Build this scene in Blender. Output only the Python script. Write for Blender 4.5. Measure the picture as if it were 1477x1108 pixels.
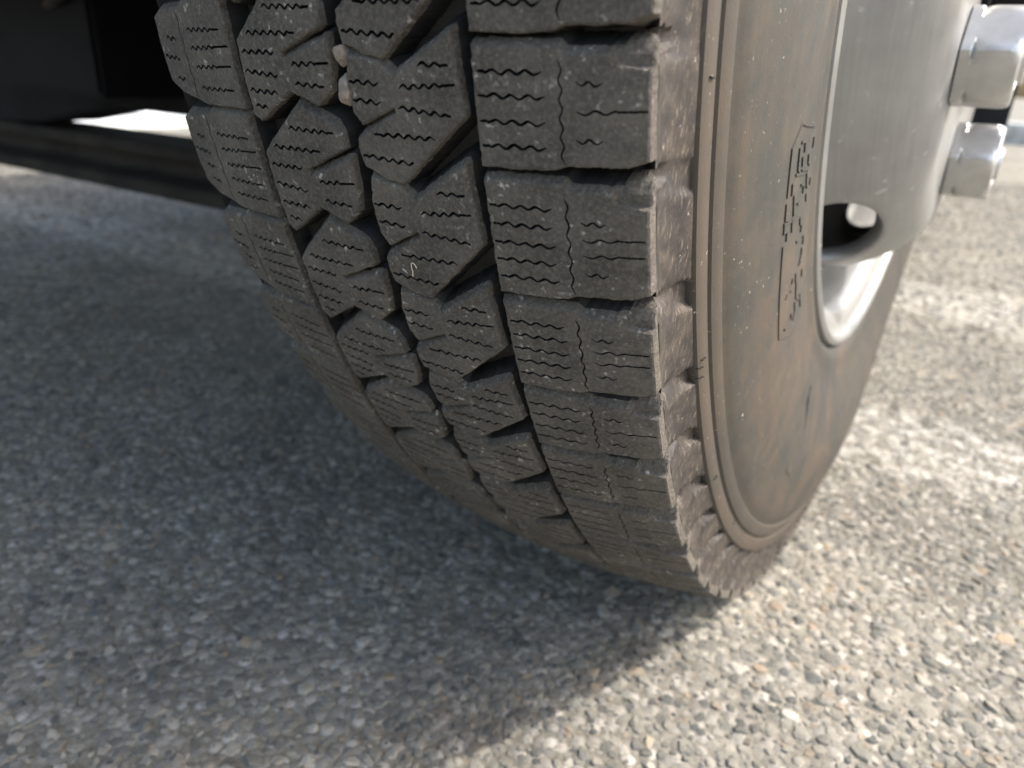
import bpy, bmesh, math, random
import numpy as np
from mathutils import Vector, Matrix
from mathutils.geometry import delaunay_2d_cdt

rng = np.random.default_rng(7)
random.seed(7)
for o in list(bpy.data.objects):
    bpy.data.objects.remove(o)
scn = bpy.context.scene
COL = scn.collection

# ------------------------------------------------------------------ camera
ZC = 0.3600                       # axle height of the loaded wheel
R = 0.37                          # tyre crown radius
cam_d = bpy.data.cameras.new('camera')
cam = bpy.data.objects.new('camera', cam_d)
COL.objects.link(cam)
M = np.array([[0.8356, 0.5474, 0.0456], [0.2485, -0.3026, -0.9202], [-0.4899, 0.7802, -0.3889]])
rt, dn, fw = [Vector(v).normalized() for v in M]
rot = Matrix((rt, -dn, -fw)).transposed()
cam.matrix_world = Matrix.Translation((0.0656, -0.4997, ZC - 0.0747)) @ rot.to_4x4()
cam_d.sensor_width = 36
cam_d.lens = 1076.9 / 1477 * 36
cam_d.clip_start = 0.01
cam_d.clip_end = 500
cam_d.dof.use_dof = True
cam_d.dof.focus_distance = 0.200
cam_d.dof.aperture_fstop = 12.0
scn.camera = cam

# ------------------------------------------------------------------ sky, sun, exposure
SUN = Vector((0.72, 0.42, 1.0)).normalized()
world = bpy.data.worlds.new('World')
scn.world = world
world.use_nodes = True
wn = world.node_tree
wn.nodes.clear()
sky = wn.nodes.new('ShaderNodeTexSky')
sky.sky_type = 'NISHITA'
sky.sun_disc = False
sky.sun_elevation = math.asin(SUN.z)
sky.sun_rotation = math.atan2(SUN.x, SUN.y)
sky.air_density = 1.25
sky.dust_density = 4.5
sky.ozone_density = 0.6
bg = wn.nodes.new('ShaderNodeBackground')
bg.inputs[1].default_value = 0.15
wo = wn.nodes.new('ShaderNodeOutputWorld')
wn.links.new(sky.outputs[0], bg.inputs[0])
wn.links.new(bg.outputs[0], wo.inputs[0])
sun_d = bpy.data.lights.new('sun', 'SUN')
sun_d.energy = 2.0
sun_d.angle = math.radians(0.8)
sun_d.color = (1.0, 0.955, 0.89)
sun = bpy.data.objects.new('sun', sun_d)
sun.rotation_euler = SUN.to_track_quat('Z', 'Y').to_euler()
sun.location = (3, 2, 5)
COL.objects.link(sun)
scn.view_settings.view_transform = 'Standard'
scn.view_settings.look = 'None'
scn.view_settings.exposure = 1.42
scn.view_settings.gamma = 1.0

# ------------------------------------------------------------------ materials
def mat(name, base=(0.5, 0.5, 0.5), rough=0.6, metal=0.0, spec=0.5):
    m = bpy.data.materials.new(name)
    m.use_nodes = True
    b = m.node_tree.nodes['Principled BSDF']
    b.inputs['Base Color'].default_value = (*base, 1)
    b.inputs['Roughness'].default_value = rough
    b.inputs['Metallic'].default_value = metal
    b.inputs['Specular IOR Level'].default_value = spec
    return m

class NT:
    """small helper for node graphs"""
    def __init__(s, m):
        s.nt = m.node_tree
        s.b = s.nt.nodes['Principled BSDF']
        g = s.nt.nodes.new('ShaderNodeNewGeometry')
        s.pos = g.outputs['Position']
    def n(s, t, **k):
        x = s.nt.nodes.new(t)
        for a, v in k.items():
            setattr(x, a, v)
        return x
    def link(s, a, b):
        s.nt.links.new(a, b)
    def mapping(s, vec, scale=(1, 1, 1), rotn=(0, 0, 0)):
        x = s.n('ShaderNodeMapping')
        x.inputs['Scale'].default_value = scale
        x.inputs['Rotation'].default_value = rotn
        s.link(vec, x.inputs[0])
        return x.outputs[0]
    def noise(s, vec, scale, detail=4, rough=0.55, dist=0.0):
        x = s.n('ShaderNodeTexNoise')
        x.inputs['Scale'].default_value = scale
        x.inputs['Detail'].default_value = detail
        x.inputs['Roughness'].default_value = rough
        x.inputs['Distortion'].default_value = dist
        s.link(vec, x.inputs['Vector'])
        return x.outputs['Fac']
    def vor(s, vec, scale, feature='F1', out='Distance'):
        x = s.n('ShaderNodeTexVoronoi', feature=feature)
        x.inputs['Scale'].default_value = scale
        s.link(vec, x.inputs['Vector'])
        return x.outputs[out]
    def ramp(s, f, stops):
        x = s.n('ShaderNodeValToRGB')
        cr = x.color_ramp
        while len(cr.elements) < len(stops):
            cr.elements.new(0.5)
        for e, (p, c) in zip(cr.elements, stops):
            e.position = p
            e.color = (*c, 1) if len(c) == 3 else c
        s.link(f, x.inputs[0])
        return x.outputs[0]
    def mix(s, f, a, b, mode='MIX'):
        x = s.n('ShaderNodeMix', data_type='RGBA', blend_type=mode)
        if isinstance(f, (int, float)):
            x.inputs[0].default_value = f
        else:
            s.link(f, x.inputs[0])
        for i, v in ((6, a), (7, b)):
            if isinstance(v, tuple):
                x.inputs[i].default_value = (*v, 1)
            else:
                s.link(v, x.inputs[i])
        return x.outputs[2]
    def math(s, op, a, b=0.0, clamp=False):
        x = s.n('ShaderNodeMath', operation=op)
        x.use_clamp = clamp
        for i, v in ((0, a), (1, b)):
            if isinstance(v, (int, float)):
                x.inputs[i].default_value = v
            else:
                s.link(v, x.inputs[i])
        return x.outputs[0]
    def bump(s, h, dist, strength=1.0, prev=None):
        x = s.n('ShaderNodeBump')
        x.inputs['Distance'].default_value = dist
        x.inputs['Strength'].default_value = strength
        s.link(h, x.inputs['Height'])
        if prev is not None:
            s.link(prev, x.inputs['Normal'])
        return x.outputs[0]
    def col(s, c):
        s.link(c, s.b.inputs['Base Color'])
    def nor(s, n):
        s.link(n, s.b.inputs['Normal'])

def m_tread():
    m = mat('worn tread rubber', (0.1, 0.095, 0.09), 0.78, spec=0.35)
    t = NT(m)
    big = t.noise(t.pos, 55, 5, 0.6)
    fine = t.noise(t.pos, 900, 5, 0.7)
    gr = t.noise(t.mapping(t.pos, (2600, 500, 700), (0.2, 0.5, 0.35)), 1.0, 3, 0.6)
    c = t.ramp(big, [(0.3, (0.041, 0.037, 0.031)), (0.52, (0.070, 0.063, 0.053)), (0.75, (0.120, 0.108, 0.089))])
    c = t.mix(t.math('MULTIPLY', t.math('SUBTRACT', fine, 0.44), 3.2, True), c, (0.150, 0.137, 0.117))
    pit = t.math('MULTIPLY', t.math('SUBTRACT', 0.40, t.noise(t.pos, 1500, 3, 0.6)), 7, True)
    c = t.mix(t.math('MULTIPLY', pit, 0.7), c, (0.035, 0.033, 0.031))
    sp = t.noise(t.pos, 520, 2, 0.5)
    cl = t.noise(t.pos, 110, 3, 0.6)
    spk = t.math('MULTIPLY', t.math('SUBTRACT', sp, 0.61), 8, True)
    spk = t.math('MULTIPLY', spk, t.math('MULTIPLY', t.math('SUBTRACT', cl, 0.45), 5, True))
    c = t.mix(spk, c, (0.42, 0.40, 0.37))
    # brown dust towards the outer shoulder
    sep = t.n('ShaderNodeSeparateXYZ'); t.link(t.pos, sep.inputs[0])
    sh = t.math('MULTIPLY', t.math('ADD', sep.outputs[0], 0.010), 110, True)
    sh = t.math('MULTIPLY', sh, t.math('MULTIPLY', t.math('SUBTRACT', t.noise(t.pos, 230, 5, 0.65), 0.3), 2.2, True))
    c = t.mix(t.math('MULTIPLY', sh, 0.3), c, (0.27, 0.235, 0.19))
    t.col(c)
    n1 = t.bump(fine, 0.0006, 1.0)
    n2 = t.bump(gr, 0.0004, 1.0, n1)
    n3 = t.bump(t.noise(t.pos, 330, 3, 0.6), 0.0006, 0.55, n2)
    t.nor(n3)
    return m

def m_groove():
    m = mat('shade-darkened groove rubber', (0.03, 0.03, 0.031), 0.65, spec=0.3)
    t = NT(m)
    c = t.ramp(t.noise(t.pos, 160, 5, 0.6), [(0.35, (0.009, 0.0095, 0.011)), (0.7, (0.024, 0.023, 0.021))])  # the deep shade of the grooves is put into this near-black colour
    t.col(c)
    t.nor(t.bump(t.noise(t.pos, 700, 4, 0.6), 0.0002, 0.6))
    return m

def m_sidewall():
    m = mat('dusty sidewall rubber', (0.1, 0.09, 0.08), 0.6, spec=0.4)
    t = NT(m)
    # circumferential coordinate so that dust and streaks follow the rings
    sep = t.n('ShaderNodeSeparateXYZ'); t.link(t.pos, sep.inputs[0])
    y = sep.outputs[1]; z = t.math('SUBTRACT', sep.outputs[2], ZC)
    r = t.math('SQRT', t.math('ADD', t.math('MULTIPLY', y, y), t.math('MULTIPLY', z, z)))
    ang = t.math('ARCTAN2', z, y)
    cmb = t.n('ShaderNodeCombineXYZ')
    t.link(t.math('MULTIPLY', r, 260), cmb.inputs[0]); t.link(t.math('MULTIPLY', ang, 3.5), cmb.inputs[1])
    t.link(t.math('MULTIPLY', sep.outputs[0], 260), cmb.inputs[2])
    streak = t.noise(cmb.outputs[0], 1.0, 5, 0.6, 0.4)
    big = t.noise(t.pos, 17, 5, 0.6, 0.6)
    mid = t.noise(t.pos, 75, 6, 0.65)
    f = t.math('ADD', t.math('MULTIPLY', big, 0.65), t.math('ADD', t.math('MULTIPLY', streak, 0.14), t.math('MULTIPLY', mid, 0.4)))
    c = t.ramp(f, [(0.42, (0.027, 0.028, 0.026)), (0.55, (0.043, 0.041, 0.036)), (0.66, (0.066, 0.053, 0.040)), (0.82, (0.095, 0.070, 0.047))])
    # browner and paler toward the shoulder ribs
    ribs = t.math('MULTIPLY', t.math('SUBTRACT', r, 0.315), 55, True)
    c = t.mix(t.math('MULTIPLY', ribs, 0.6), c, (0.078, 0.061, 0.046))
    butt = t.math('MULTIPLY', t.math('SUBTRACT', r, 0.336), 900, True)
    bc = t.ramp(t.math('ADD', t.math('MULTIPLY', mid, 0.6), t.math('MULTIPLY', t.noise(t.pos, 260, 5, 0.7), 0.4)),
                [(0.36, (0.018, 0.016, 0.016)), (0.50, (0.035, 0.029, 0.026)), (0.60, (0.066, 0.053, 0.042)), (0.70, (0.17, 0.14, 0.105))])
    scr = t.noise(t.mapping(t.pos, (300, 900, 260), (0.5, 0.35, 0.2)), 1.0, 5, 0.7)
    bc = t.mix(t.math('MULTIPLY', t.math('SUBTRACT', scr, 0.55), 5, True), bc, (0.21, 0.175, 0.13))
    c = t.mix(butt, c, bc)
    spk = t.math('MULTIPLY', t.math('SUBTRACT', t.noise(t.pos, 620, 2, 0.5), 0.70), 12, True)
    spk = t.math('MULTIPLY', spk, t.math('MULTIPLY', t.math('SUBTRACT', t.noise(t.pos, 60, 3, 0.6), 0.42), 6, True))
    c = t.mix(spk, c, (0.52, 0.45, 0.36))
    t.col(c)
    n1 = t.bump(t.noise(t.pos, 1100, 4, 0.65), 0.00012, 0.7)
    n2 = t.bump(mid, 0.0008, 0.25, n1)
    n3 = t.bump(streak, 0.0004, 0.15, n2)
    t.nor(n3)
    rr = t.ramp(mid, [(0.3, (0.5, 0.5, 0.5)), (0.7, (0.72, 0.72, 0.72))])
    t.link(rr, t.b.inputs['Roughness'])
    return m

def m_wheel():
    m = mat('silver wheel paint', (0.36, 0.37, 0.37), 0.36, metal=0.55)
    t = NT(m)
    sep = t.n('ShaderNodeSeparateXYZ'); t.link(t.pos, sep.inputs[0])
    y = sep.outputs[1]; z = t.math('SUBTRACT', sep.outputs[2], ZC)
    r = t.math('SQRT', t.math('ADD', t.math('MULTIPLY', y, y), t.math('MULTIPLY', z, z)))
    cmb = t.n('ShaderNodeCombineXYZ')
    t.link(t.math('MULTIPLY', sep.outputs[0], 600), cmb.inputs[0])
    t.link(t.math('MULTIPLY', t.math('ARCTAN2', z, y), 4), cmb.inputs[1])
    t.link(t.math('MULTIPLY', r, 300), cmb.inputs[2])
    st = t.noise(cmb.outputs[0], 1.0, 4, 0.6)
    blot = t.noise(t.pos, 45, 4, 0.6)
    c = t.ramp(t.math('ADD', t.math('MULTIPLY', st, 0.4), t.math('MULTIPLY', blot, 0.6)),
               [(0.35, (0.26, 0.26, 0.255)), (0.6, (0.33, 0.33, 0.322))])
    spk = t.math('MULTIPLY', t.math('SUBTRACT', t.noise(t.pos, 180, 3, 0.5), 0.66), 7, True)
    c = t.mix(spk, c, (0.56, 0.57, 0.58))
    t.col(c)
    t.link(t.ramp(blot, [(0.3, (0.36, 0.36, 0.36)), (0.7, (0.5, 0.5, 0.5))]), t.b.inputs['Roughness'])
    n1 = t.bump(t.noise(t.pos, 900, 3, 0.6), 0.00006, 0.5)
    t.nor(t.bump(st, 0.00012, 0.2, n1))
    return m

def m_nut():
    m = mat('zinc plated nut', (0.66, 0.68, 0.69), 0.4, metal=0.8)
    t = NT(m)
    sc = t.noise(t.mapping(t.pos, (900, 4200, 4200), (0.4, 0.3, 0.9)), 1.0, 3, 0.7)
    sc2 = t.noise(t.mapping(t.pos, (2500, 900, 900), (1.1, 0.2, 0.5)), 1.0, 2, 0.6)
    c = t.ramp(t.noise(t.pos, 120, 3, 0.5), [(0.3, (0.44, 0.44, 0.43)), (0.7, (0.54, 0.54, 0.53))])
    t.col(c)
    t.link(t.ramp(sc, [(0.4, (0.34, 0.34, 0.34)), (0.7, (0.46, 0.46, 0.46))]), t.b.inputs['Roughness'])
    t.nor(t.bump(sc2, 0.00005, 0.35))
    return m

def m_dark(name, base, scale=30, rough=0.7, metal=0.0):
    m = mat(name, base, rough, metal)
    t = NT(m)
    b = Vector(base)
    c = t.ramp(t.noise(t.pos, scale, 5, 0.6), [(0.35, tuple(b * 0.65)), (0.65, tuple(b * 1.5))])
    t.col(c)
    t.nor(t.bump(t.noise(t.pos, scale * 6, 4, 0.6), 0.0006, 0.5))
    t.b.inputs['Specular IOR Level'].default_value = 0.25
    return m

def worn_paint(t, c):
    st = t.ramp(t.noise(t.pos, 7, 5, 0.62, 0.5), [(0.34, (0.78, 0.77, 0.76)), (0.5, (0.97, 0.97, 0.95)), (0.66, (1.10, 1.08, 1.04))])
    c = t.mix(1.0, c, st, 'MULTIPLY')
    sep = t.n('ShaderNodeSeparateXYZ'); t.link(t.pos, sep.inputs[0])
    y = t.math('ADD', sep.outputs[1], t.math('MULTIPLY', t.math('SUBTRACT', t.noise(t.pos, 9, 4, 0.6), 0.5), 0.10))
    m = None
    for y0, y1 in ((0.10, 0.27), (0.62, 0.86)):
        a = t.math('MULTIPLY', t.math('SUBTRACT', y, y0), 28, True)
        b = t.math('MULTIPLY', t.math('SUBTRACT', y1, y), 28, True)
        ab = t.math('MULTIPLY', a, b)
        m = ab if m is None else t.math('MAXIMUM', m, ab)
    w = t.math('MULTIPLY', t.math('SUBTRACT', t.noise(t.pos, 60, 5, 0.7), 0.46), 7, True)
    return t.mix(t.math('MULTIPLY', t.math('MULTIPLY', m, w), 0.75), c, (0.50, 0.485, 0.44))

def m_ground():
    m = mat('aged asphalt', (0.2, 0.19, 0.18), 0.9, spec=0.25)
    t = NT(m)
    vc = t.n('ShaderNodeTexVoronoi', feature='F1'); vc.inputs['Scale'].default_value = 150
    t.link(t.pos, vc.inputs['Vector'])
    sepc = t.n('ShaderNodeSeparateColor'); t.link(vc.outputs['Color'], sepc.inputs[0])
    st = t.ramp(sepc.outputs[0], [(0.0, (0.14, 0.14, 0.135)), (0.35, (0.24, 0.23, 0.21)), (0.7, (0.33, 0.31, 0.275)), (1.0, (0.46, 0.44, 0.40))])
    fil = t.ramp(t.noise(t.pos, 420, 4, 0.7), [(0.35, (0.11, 0.103, 0.085)), (0.65, (0.22, 0.205, 0.17))])
    f = t.math('MULTIPLY', t.math('SUBTRACT', vc.outputs['Distance'], 0.38), 5, True)
    c = t.mix(f, st, fil)
    big = t.noise(t.pos, 2.2, 4, 0.6)
    c = t.mix(t.math('MULTIPLY', t.math('SUBTRACT', big, 0.4), 1.2, True), c, (0.34, 0.32, 0.28))
    c = worn_paint(t, c)
    t.col(c)
    n1 = t.bump(t.noise(t.pos, 1100, 4, 0.7), 0.0005, 0.9)
    t.nor(t.bump(t.math('SUBTRACT', 1.0, vc.outputs['Distance']), 0.003, 0.7, n1))
    return m

def m_stone():
    m = mat('asphalt aggregate', (0.3, 0.3, 0.28), 0.82, spec=0.3)
    t = NT(m)
    a = t.n('ShaderNodeAttribute'); a.attribute_name = 'tone'
    sepc = t.n('ShaderNodeSeparateColor'); t.link(a.outputs['Color'], sepc.inputs[0])
    c = t.ramp(sepc.outputs[0], [(0.0, (0.10, 0.103, 0.10)), (0.35, (0.175, 0.172, 0.155)), (0.65, (0.24, 0.23, 0.20)),
                                 (0.9, (0.31, 0.295, 0.255)), (1.0, (0.42, 0.405, 0.36))])
    warm = t.math('MULTIPLY', t.math('SUBTRACT', sepc.outputs[1], 0.91), 8, True)
    c = t.mix(warm, c, (0.36, 0.27, 0.18))
    cool = t.math('MULTIPLY', t.math('SUBTRACT', sepc.outputs[2], 0.78), 5, True)
    c = t.mix(t.math('MULTIPLY', cool, 0.4), c, (0.17, 0.18, 0.18))
    fn = t.noise(t.pos, 650, 5, 0.7)
    c = t.mix(0.55, c, t.ramp(fn, [(0.3, (0.35, 0.35, 0.35)), (0.55, (0.85, 0.84, 0.82)), (0.75, (1.3, 1.27, 1.2))]), 'MULTIPLY')
    dust = t.math('MULTIPLY', t.math('SUBTRACT', t.noise(t.pos, 170, 5, 0.65), 0.5), 4, True)
    c = t.mix(t.math('MULTIPLY', dust, 0.6), c, (0.25, 0.232, 0.192))
    c = worn_paint(t, c)
    t.col(c)
    t.nor(t.bump(fn, 0.0006, 0.8))
    return m

MT = dict(tread=m_tread(), groove=m_groove(), side=m_sidewall(), wheel=m_wheel(), nut=m_nut(), ground=m_ground(),
          stone=m_stone(),
          axle=m_dark('greasy painted steel', (0.026, 0.021, 0.017), 22, 0.85),
          frame=m_dark('black chassis paint', (0.005, 0.005, 0.0055), 18, 0.85),
          drum=m_dark('cast iron drum', (0.06, 0.05, 0.045), 40, 0.7, 0.3),
          flap=m_dark('black rubber flap', (0.012, 0.014, 0.017), 20, 0.55),
          paint=m_dark('white cab paint', (0.55, 0.56, 0.56), 3, 0.4),
          concrete=m_dark('pale concrete', (0.60, 0.62, 0.62), 6, 0.85),
          pebble=m_dark('pale pebble', (0.20, 0.172, 0.142), 420, 0.85),
          fibre=mat('straw fibre', (0.62, 0.55, 0.42), 0.6))

# ------------------------------------------------------------------ object helpers
def mesh_obj(name, V, F, material, parent=None, smooth=False, kind=None):
    me = bpy.data.meshes.new(name)
    V = np.asarray(V, dtype=np.float32)
    if isinstance(F, np.ndarray):
        k = F.shape[1]
        me.vertices.add(len(V)); me.vertices.foreach_set('co', V.ravel())
        me.loops.add(F.size); me.loops.foreach_set('vertex_index', F.ravel().astype(np.int32))
        me.polygons.add(len(F)); me.polygons.foreach_set('loop_start', np.arange(0, F.size, k, dtype=np.int32))
        me.update(calc_edges=True)
        me.validate()
    else:
        me.from_pydata([tuple(map(float, v)) for v in V], [], F)
    me.polygons.foreach_set('use_smooth', [smooth] * len(me.polygons))
    mats = material if isinstance(material, (list, tuple)) else [material]
    for m_ in mats:
        me.materials.append(m_)
    o = bpy.data.objects.new(name, me)
    COL.objects.link(o)
    if parent:
        o.parent = parent
    if kind:
        o['kind'] = kind
    return o

def thing(name, label, cat, loc=(0, 0, 0), group=None):
    o = bpy.data.objects.new(name, None)
    o.empty_display_size = 0.05
    o.location = loc
    COL.objects.link(o)
    o['label'] = label; o['category'] = cat
    if group:
        o['group'] = group
    return o

def bevel_box(name, lo, hi, material, parent=None, bev=0.004, kind=None, segs=2):
    bm = bmesh.new()
    bmesh.ops.create_cube(bm, size=1)
    c = [(a + b) / 2 for a, b in zip(lo, hi)]; s = [abs(b - a) for a, b in zip(lo, hi)]
    bmesh.ops.scale(bm, vec=s, verts=bm.verts)
    bmesh.ops.translate(bm, vec=c, verts=bm.verts)
    bmesh.ops.bevel(bm, geom=bm.edges[:], offset=bev, segments=segs, affect='EDGES')
    me = bpy.data.meshes.new(name); bm.to_mesh(me); bm.free()
    me.materials.append(material)
    o = bpy.data.objects.new(name, me); COL.objects.link(o)
    if parent: o.parent = parent
    if kind: o['kind'] = kind
    return o

def lathe(name, prof, material, parent, n=160, t0=0.0, t1=360.0, smooth=True, loc=None):
    """revolve (x, r) pairs about the X axis through the parent's origin"""
    full = abs(t1 - t0 - 360) < 1e-6
    T = np.radians(np.linspace(t0, t1, n, endpoint=not full))
    P = np.array(prof, float)
    V = np.stack([np.repeat(P[None, :, 0], len(T), 0),
                  -P[None, :, 1] * np.cos(T)[:, None], -P[None, :, 1] * np.sin(T)[:, None]], 2).reshape(-1, 3)
    k = len(P); F = []
    m_ = len(T) if full else len(T) - 1
    for i in range(m_):
        a = i * k; b = ((i + 1) % len(T)) * k
        for j in range(k - 1):
            F.append((a + j, b + j, b + j + 1, a + j + 1))
    o = mesh_obj(name, V, np.array(F), material, parent, smooth)
    if smooth:
        try:
            o.data.set_sharp_from_angle(angle=math.radians(35))
        except Exception:
            pass
    return o

# ------------------------------------------------------------------ ground
G = 60
ground = mesh_obj('ground', [(-G, -G, 0), (G, -G, 0), (G, G, 0), (-G, G, 0)], [(0, 1, 2, 3)], MT['ground'], kind='structure')
pv = bevel_box('pavement', (-14, -3, -0.05), (-2.85, 9, 0.03), MT['concrete'], bev=0.01, kind='structure')  # near edge moved towards the truck to bounce light under it
kb = bevel_box('kerb', (-2.5, 5.1, -0.05), (9, 5.28, 0.12), MT['concrete'], bev=0.012, kind='structure')

def stones(name, cells, spacing, rmin, rmax, keep, n=7, seed=1, height=0.0016):
    g = np.random.default_rng(seed)
    x0, x1, y0, y1 = cells
    xs, ys = np.meshgrid(np.arange(x0, x1, spacing), np.arange(y0, y1, spacing))
    P = np.stack([xs.ravel(), ys.ravel()], 1) + g.uniform(-.48, .48, (xs.size, 2)) * spacing
    P = P[keep(P)]
    N = len(P)
    rad = rmin + (rmax - rmin) * g.beta(1.05, 2.9, N)
    asp = g.uniform(0.62, 1.0, N); th = g.uniform(0, 2 * np.pi, N)
    a = np.arange(n) / n * 2 * np.pi
    aa = a[None] + g.uniform(-.28, .28, (N, n))
    rr = g.uniform(0.78, 1.1, (N, n))
    X = np.cos(aa) * rr; Y = np.sin(aa) * rr * asp[:, None]
    c, s = np.cos(th)[:, None], np.sin(th)[:, None]
    X, Y = X * c - Y * s, X * s + Y * c
    tilt = g.normal(0, 0.15, (N, 2))
    hz = g.uniform(0.15, 1.0, N) ** 1.2 * height * (0.45 + rad / rmax)
    rings = []
    for sc, dz in ((1.06, None), (1.0, -0.38), (0.84, -0.06), (0.42, 0.05)):
        x = X * rad[:, None] * sc; y = Y * rad[:, None] * sc
        if dz is None:
            z = np.full_like(x, -0.0012)
        else:
            z = hz[:, None] + dz * rad[:, None] * 0.42 + tilt[:, :1] * x + tilt[:, 1:] * y + g.normal(0, 0.025, x.shape) * rad[:, None]
        rings.append(np.stack([x + P[:, :1], y + P[:, 1:], z], 2))
    cen = np.stack([P[:, 0], P[:, 1], hz + 0.04 * rad], 1)[:, None]
    V = np.concatenate(rings + [cen], 1)           # N, 4n+1, 3
    nv = 4 * n + 1
    f = []
    for k in range(3):
        for j in range(n):
            j2 = (j + 1) % n
            f.append((k * n + j, k * n + j2, (k + 1) * n + j2)); f.append((k * n + j, (k + 1) * n + j2, (k + 1) * n + j))
    for j in range(n):
        f.append((3 * n + j, 3 * n + (j + 1) % n, 4 * n))
    f = np.array(f)
    F = (f[None] + (np.arange(N) * nv)[:, None, None]).reshape(-1, 3)
    o = mesh_obj(name, V.reshape(-1, 3), F, MT['stone'], smooth=False, kind='stuff')
    o['label'] = 'grey and beige stones worn proud in the asphalt'
    tone = np.ones((N, nv, 4), np.float32)
    tone[:, :, :3] = g.uniform(0, 1, (N, 1, 3))
    at = o.data.color_attributes.new('tone', 'FLOAT_COLOR', 'POINT')
    at.data.foreach_set('color', tone.ravel())
    return o

MC = np.array([0.0656, -0.4997, ZC - 0.0747])
def in_view(P, margin):
    d = np.stack([P[:, 0], P[:, 1], np.zeros(len(P))], 1) - MC
    q = d @ M.T
    u = q[:, 0] / np.maximum(q[:, 2], 1e-3); v = q[:, 1] / np.maximum(q[:, 2], 1e-3)
    return (q[:, 2] > 0.05) & (np.abs(u) < 0.686 + margin) & (v < 0.515 + margin)
stones('asphalt_stones', (-0.75, 0.75, -0.60, 0.55), 0.0048, 0.0010, 0.0066, lambda P: in_view(P, 0.12), seed=3, n=6, height=0.0012)
stones('coarse_asphalt_stones', (-2.6, 1.6, -0.62, 2.6), 0.0135, 0.0035, 0.0085,
       lambda P: in_view(P, 0.08) & ~((P[:, 0] > -0.74) & (P[:, 0] < 0.74) & (P[:, 1] < 0.54)), n=6, seed=5, height=0.002)

# ------------------------------------------------------------------ truck root
truck = thing('truck', 'truck whose front wheel with worn winter tyre and silver studded wheel disc fills the view', 'truck', (0, 0, 0))

# ------------------------------------------------------------------ tyre: pitch sequence and profile
XC = -0.0753
KN = [185.6, 214.1, 247.8, 280.2, 307.6, 337.5, 368.6, 399.3]     # millimetres along the crown, old frame
PM = (2 * math.pi * 370 - (KN[-1] - KN[0])) / 69.0
def S(k):
    """phase -> mm along the crown (t = s / 370 - 18 deg)"""
    if k <= 0: return KN[0] + k * PM
    if k >= 7: return KN[7] + (k - 7) * PM
    i = int(k); return KN[i] + (KN[i + 1] - KN[i]) * (k - i)
OFF = math.radians(18)
def rcrown(x):                     # x in metres
    d = x - (-0.078)
    return R - d * d / (2 * 0.36)

tyre = bpy.data.objects.new('tyre', None)      # placeholder replaced by the carcass mesh below

def deform(P):
    """flat contact patch: nothing of the tyre sinks below the road (local coordinates, axle at 0)"""
    P = np.array(P, float)
    z = P[:, 2] + ZC
    P[:, 2] = np.where(z < 0.0008, 0.0008 + (z - 0.0008) * 0.02, z) - ZC
    return P

# carcass: groove floor, buttress, sidewall, bead - one mesh
t_dense = np.arange(-14, 128, 0.16)
t_coarse = np.arange(128, 346, 1.5)
TT = np.radians(np.concatenate([t_dense, t_coarse]))
DEP = 0.0080
sw = [  # (x, r) of the outer sidewall from the shoulder down to the bead
    (0.0022, 0.3572), (0.0021, 0.3562), (0.0018, 0.354), (0.0015, 0.351), (0.0014, 0.348), (0.0015, 0.345), (0.0018, 0.342),
    (0.0021, 0.340), (0.0024, 0.338), (0.0026, 0.3368),
    (0.0022, 0.3366), (0.0033, 0.3360), (0.0038, 0.3345), (0.0040, 0.332), (0.0041, 0.3300), (0.0033, 0.3294), (0.0032, 0.3286),
    (0.0044, 0.3278), (0.0050, 0.3262), (0.0054, 0.324), (0.0055, 0.3224), (0.0050, 0.3217), (0.0051, 0.3209), (0.0060, 0.3195),
    (0.0072, 0.314), (0.0082, 0.308), (0.0090, 0.300), (0.0098, 0.292), (0.0101, 0.284), (0.0099, 0.274), (0.0093, 0.264),
    (0.0084, 0.254), (0.0073, 0.245), (0.0062, 0.238), (0.0058, 0.233), (0.0061, 0.229), (0.0058, 0.2255), (0.0040, 0.2225),
    (0.0010, 0.2195), (-0.003, 0.216), (-0.006, 0.212), (-0.012, 0.206)]
nb = 10                              # rows of the buttress
fl = [(x, rcrown(x) - DEP) for x in np.linspace(-0.1545, -0.0015, 26)]
inner = [(-0.1535 - (a + 0.001), b) for a, b in sw][::-1]
KF = np.array([S(k) / 370.0 - OFF for k in range(-12, 80)])           # boundary angles (bottoms of shoulder blocks)
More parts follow.
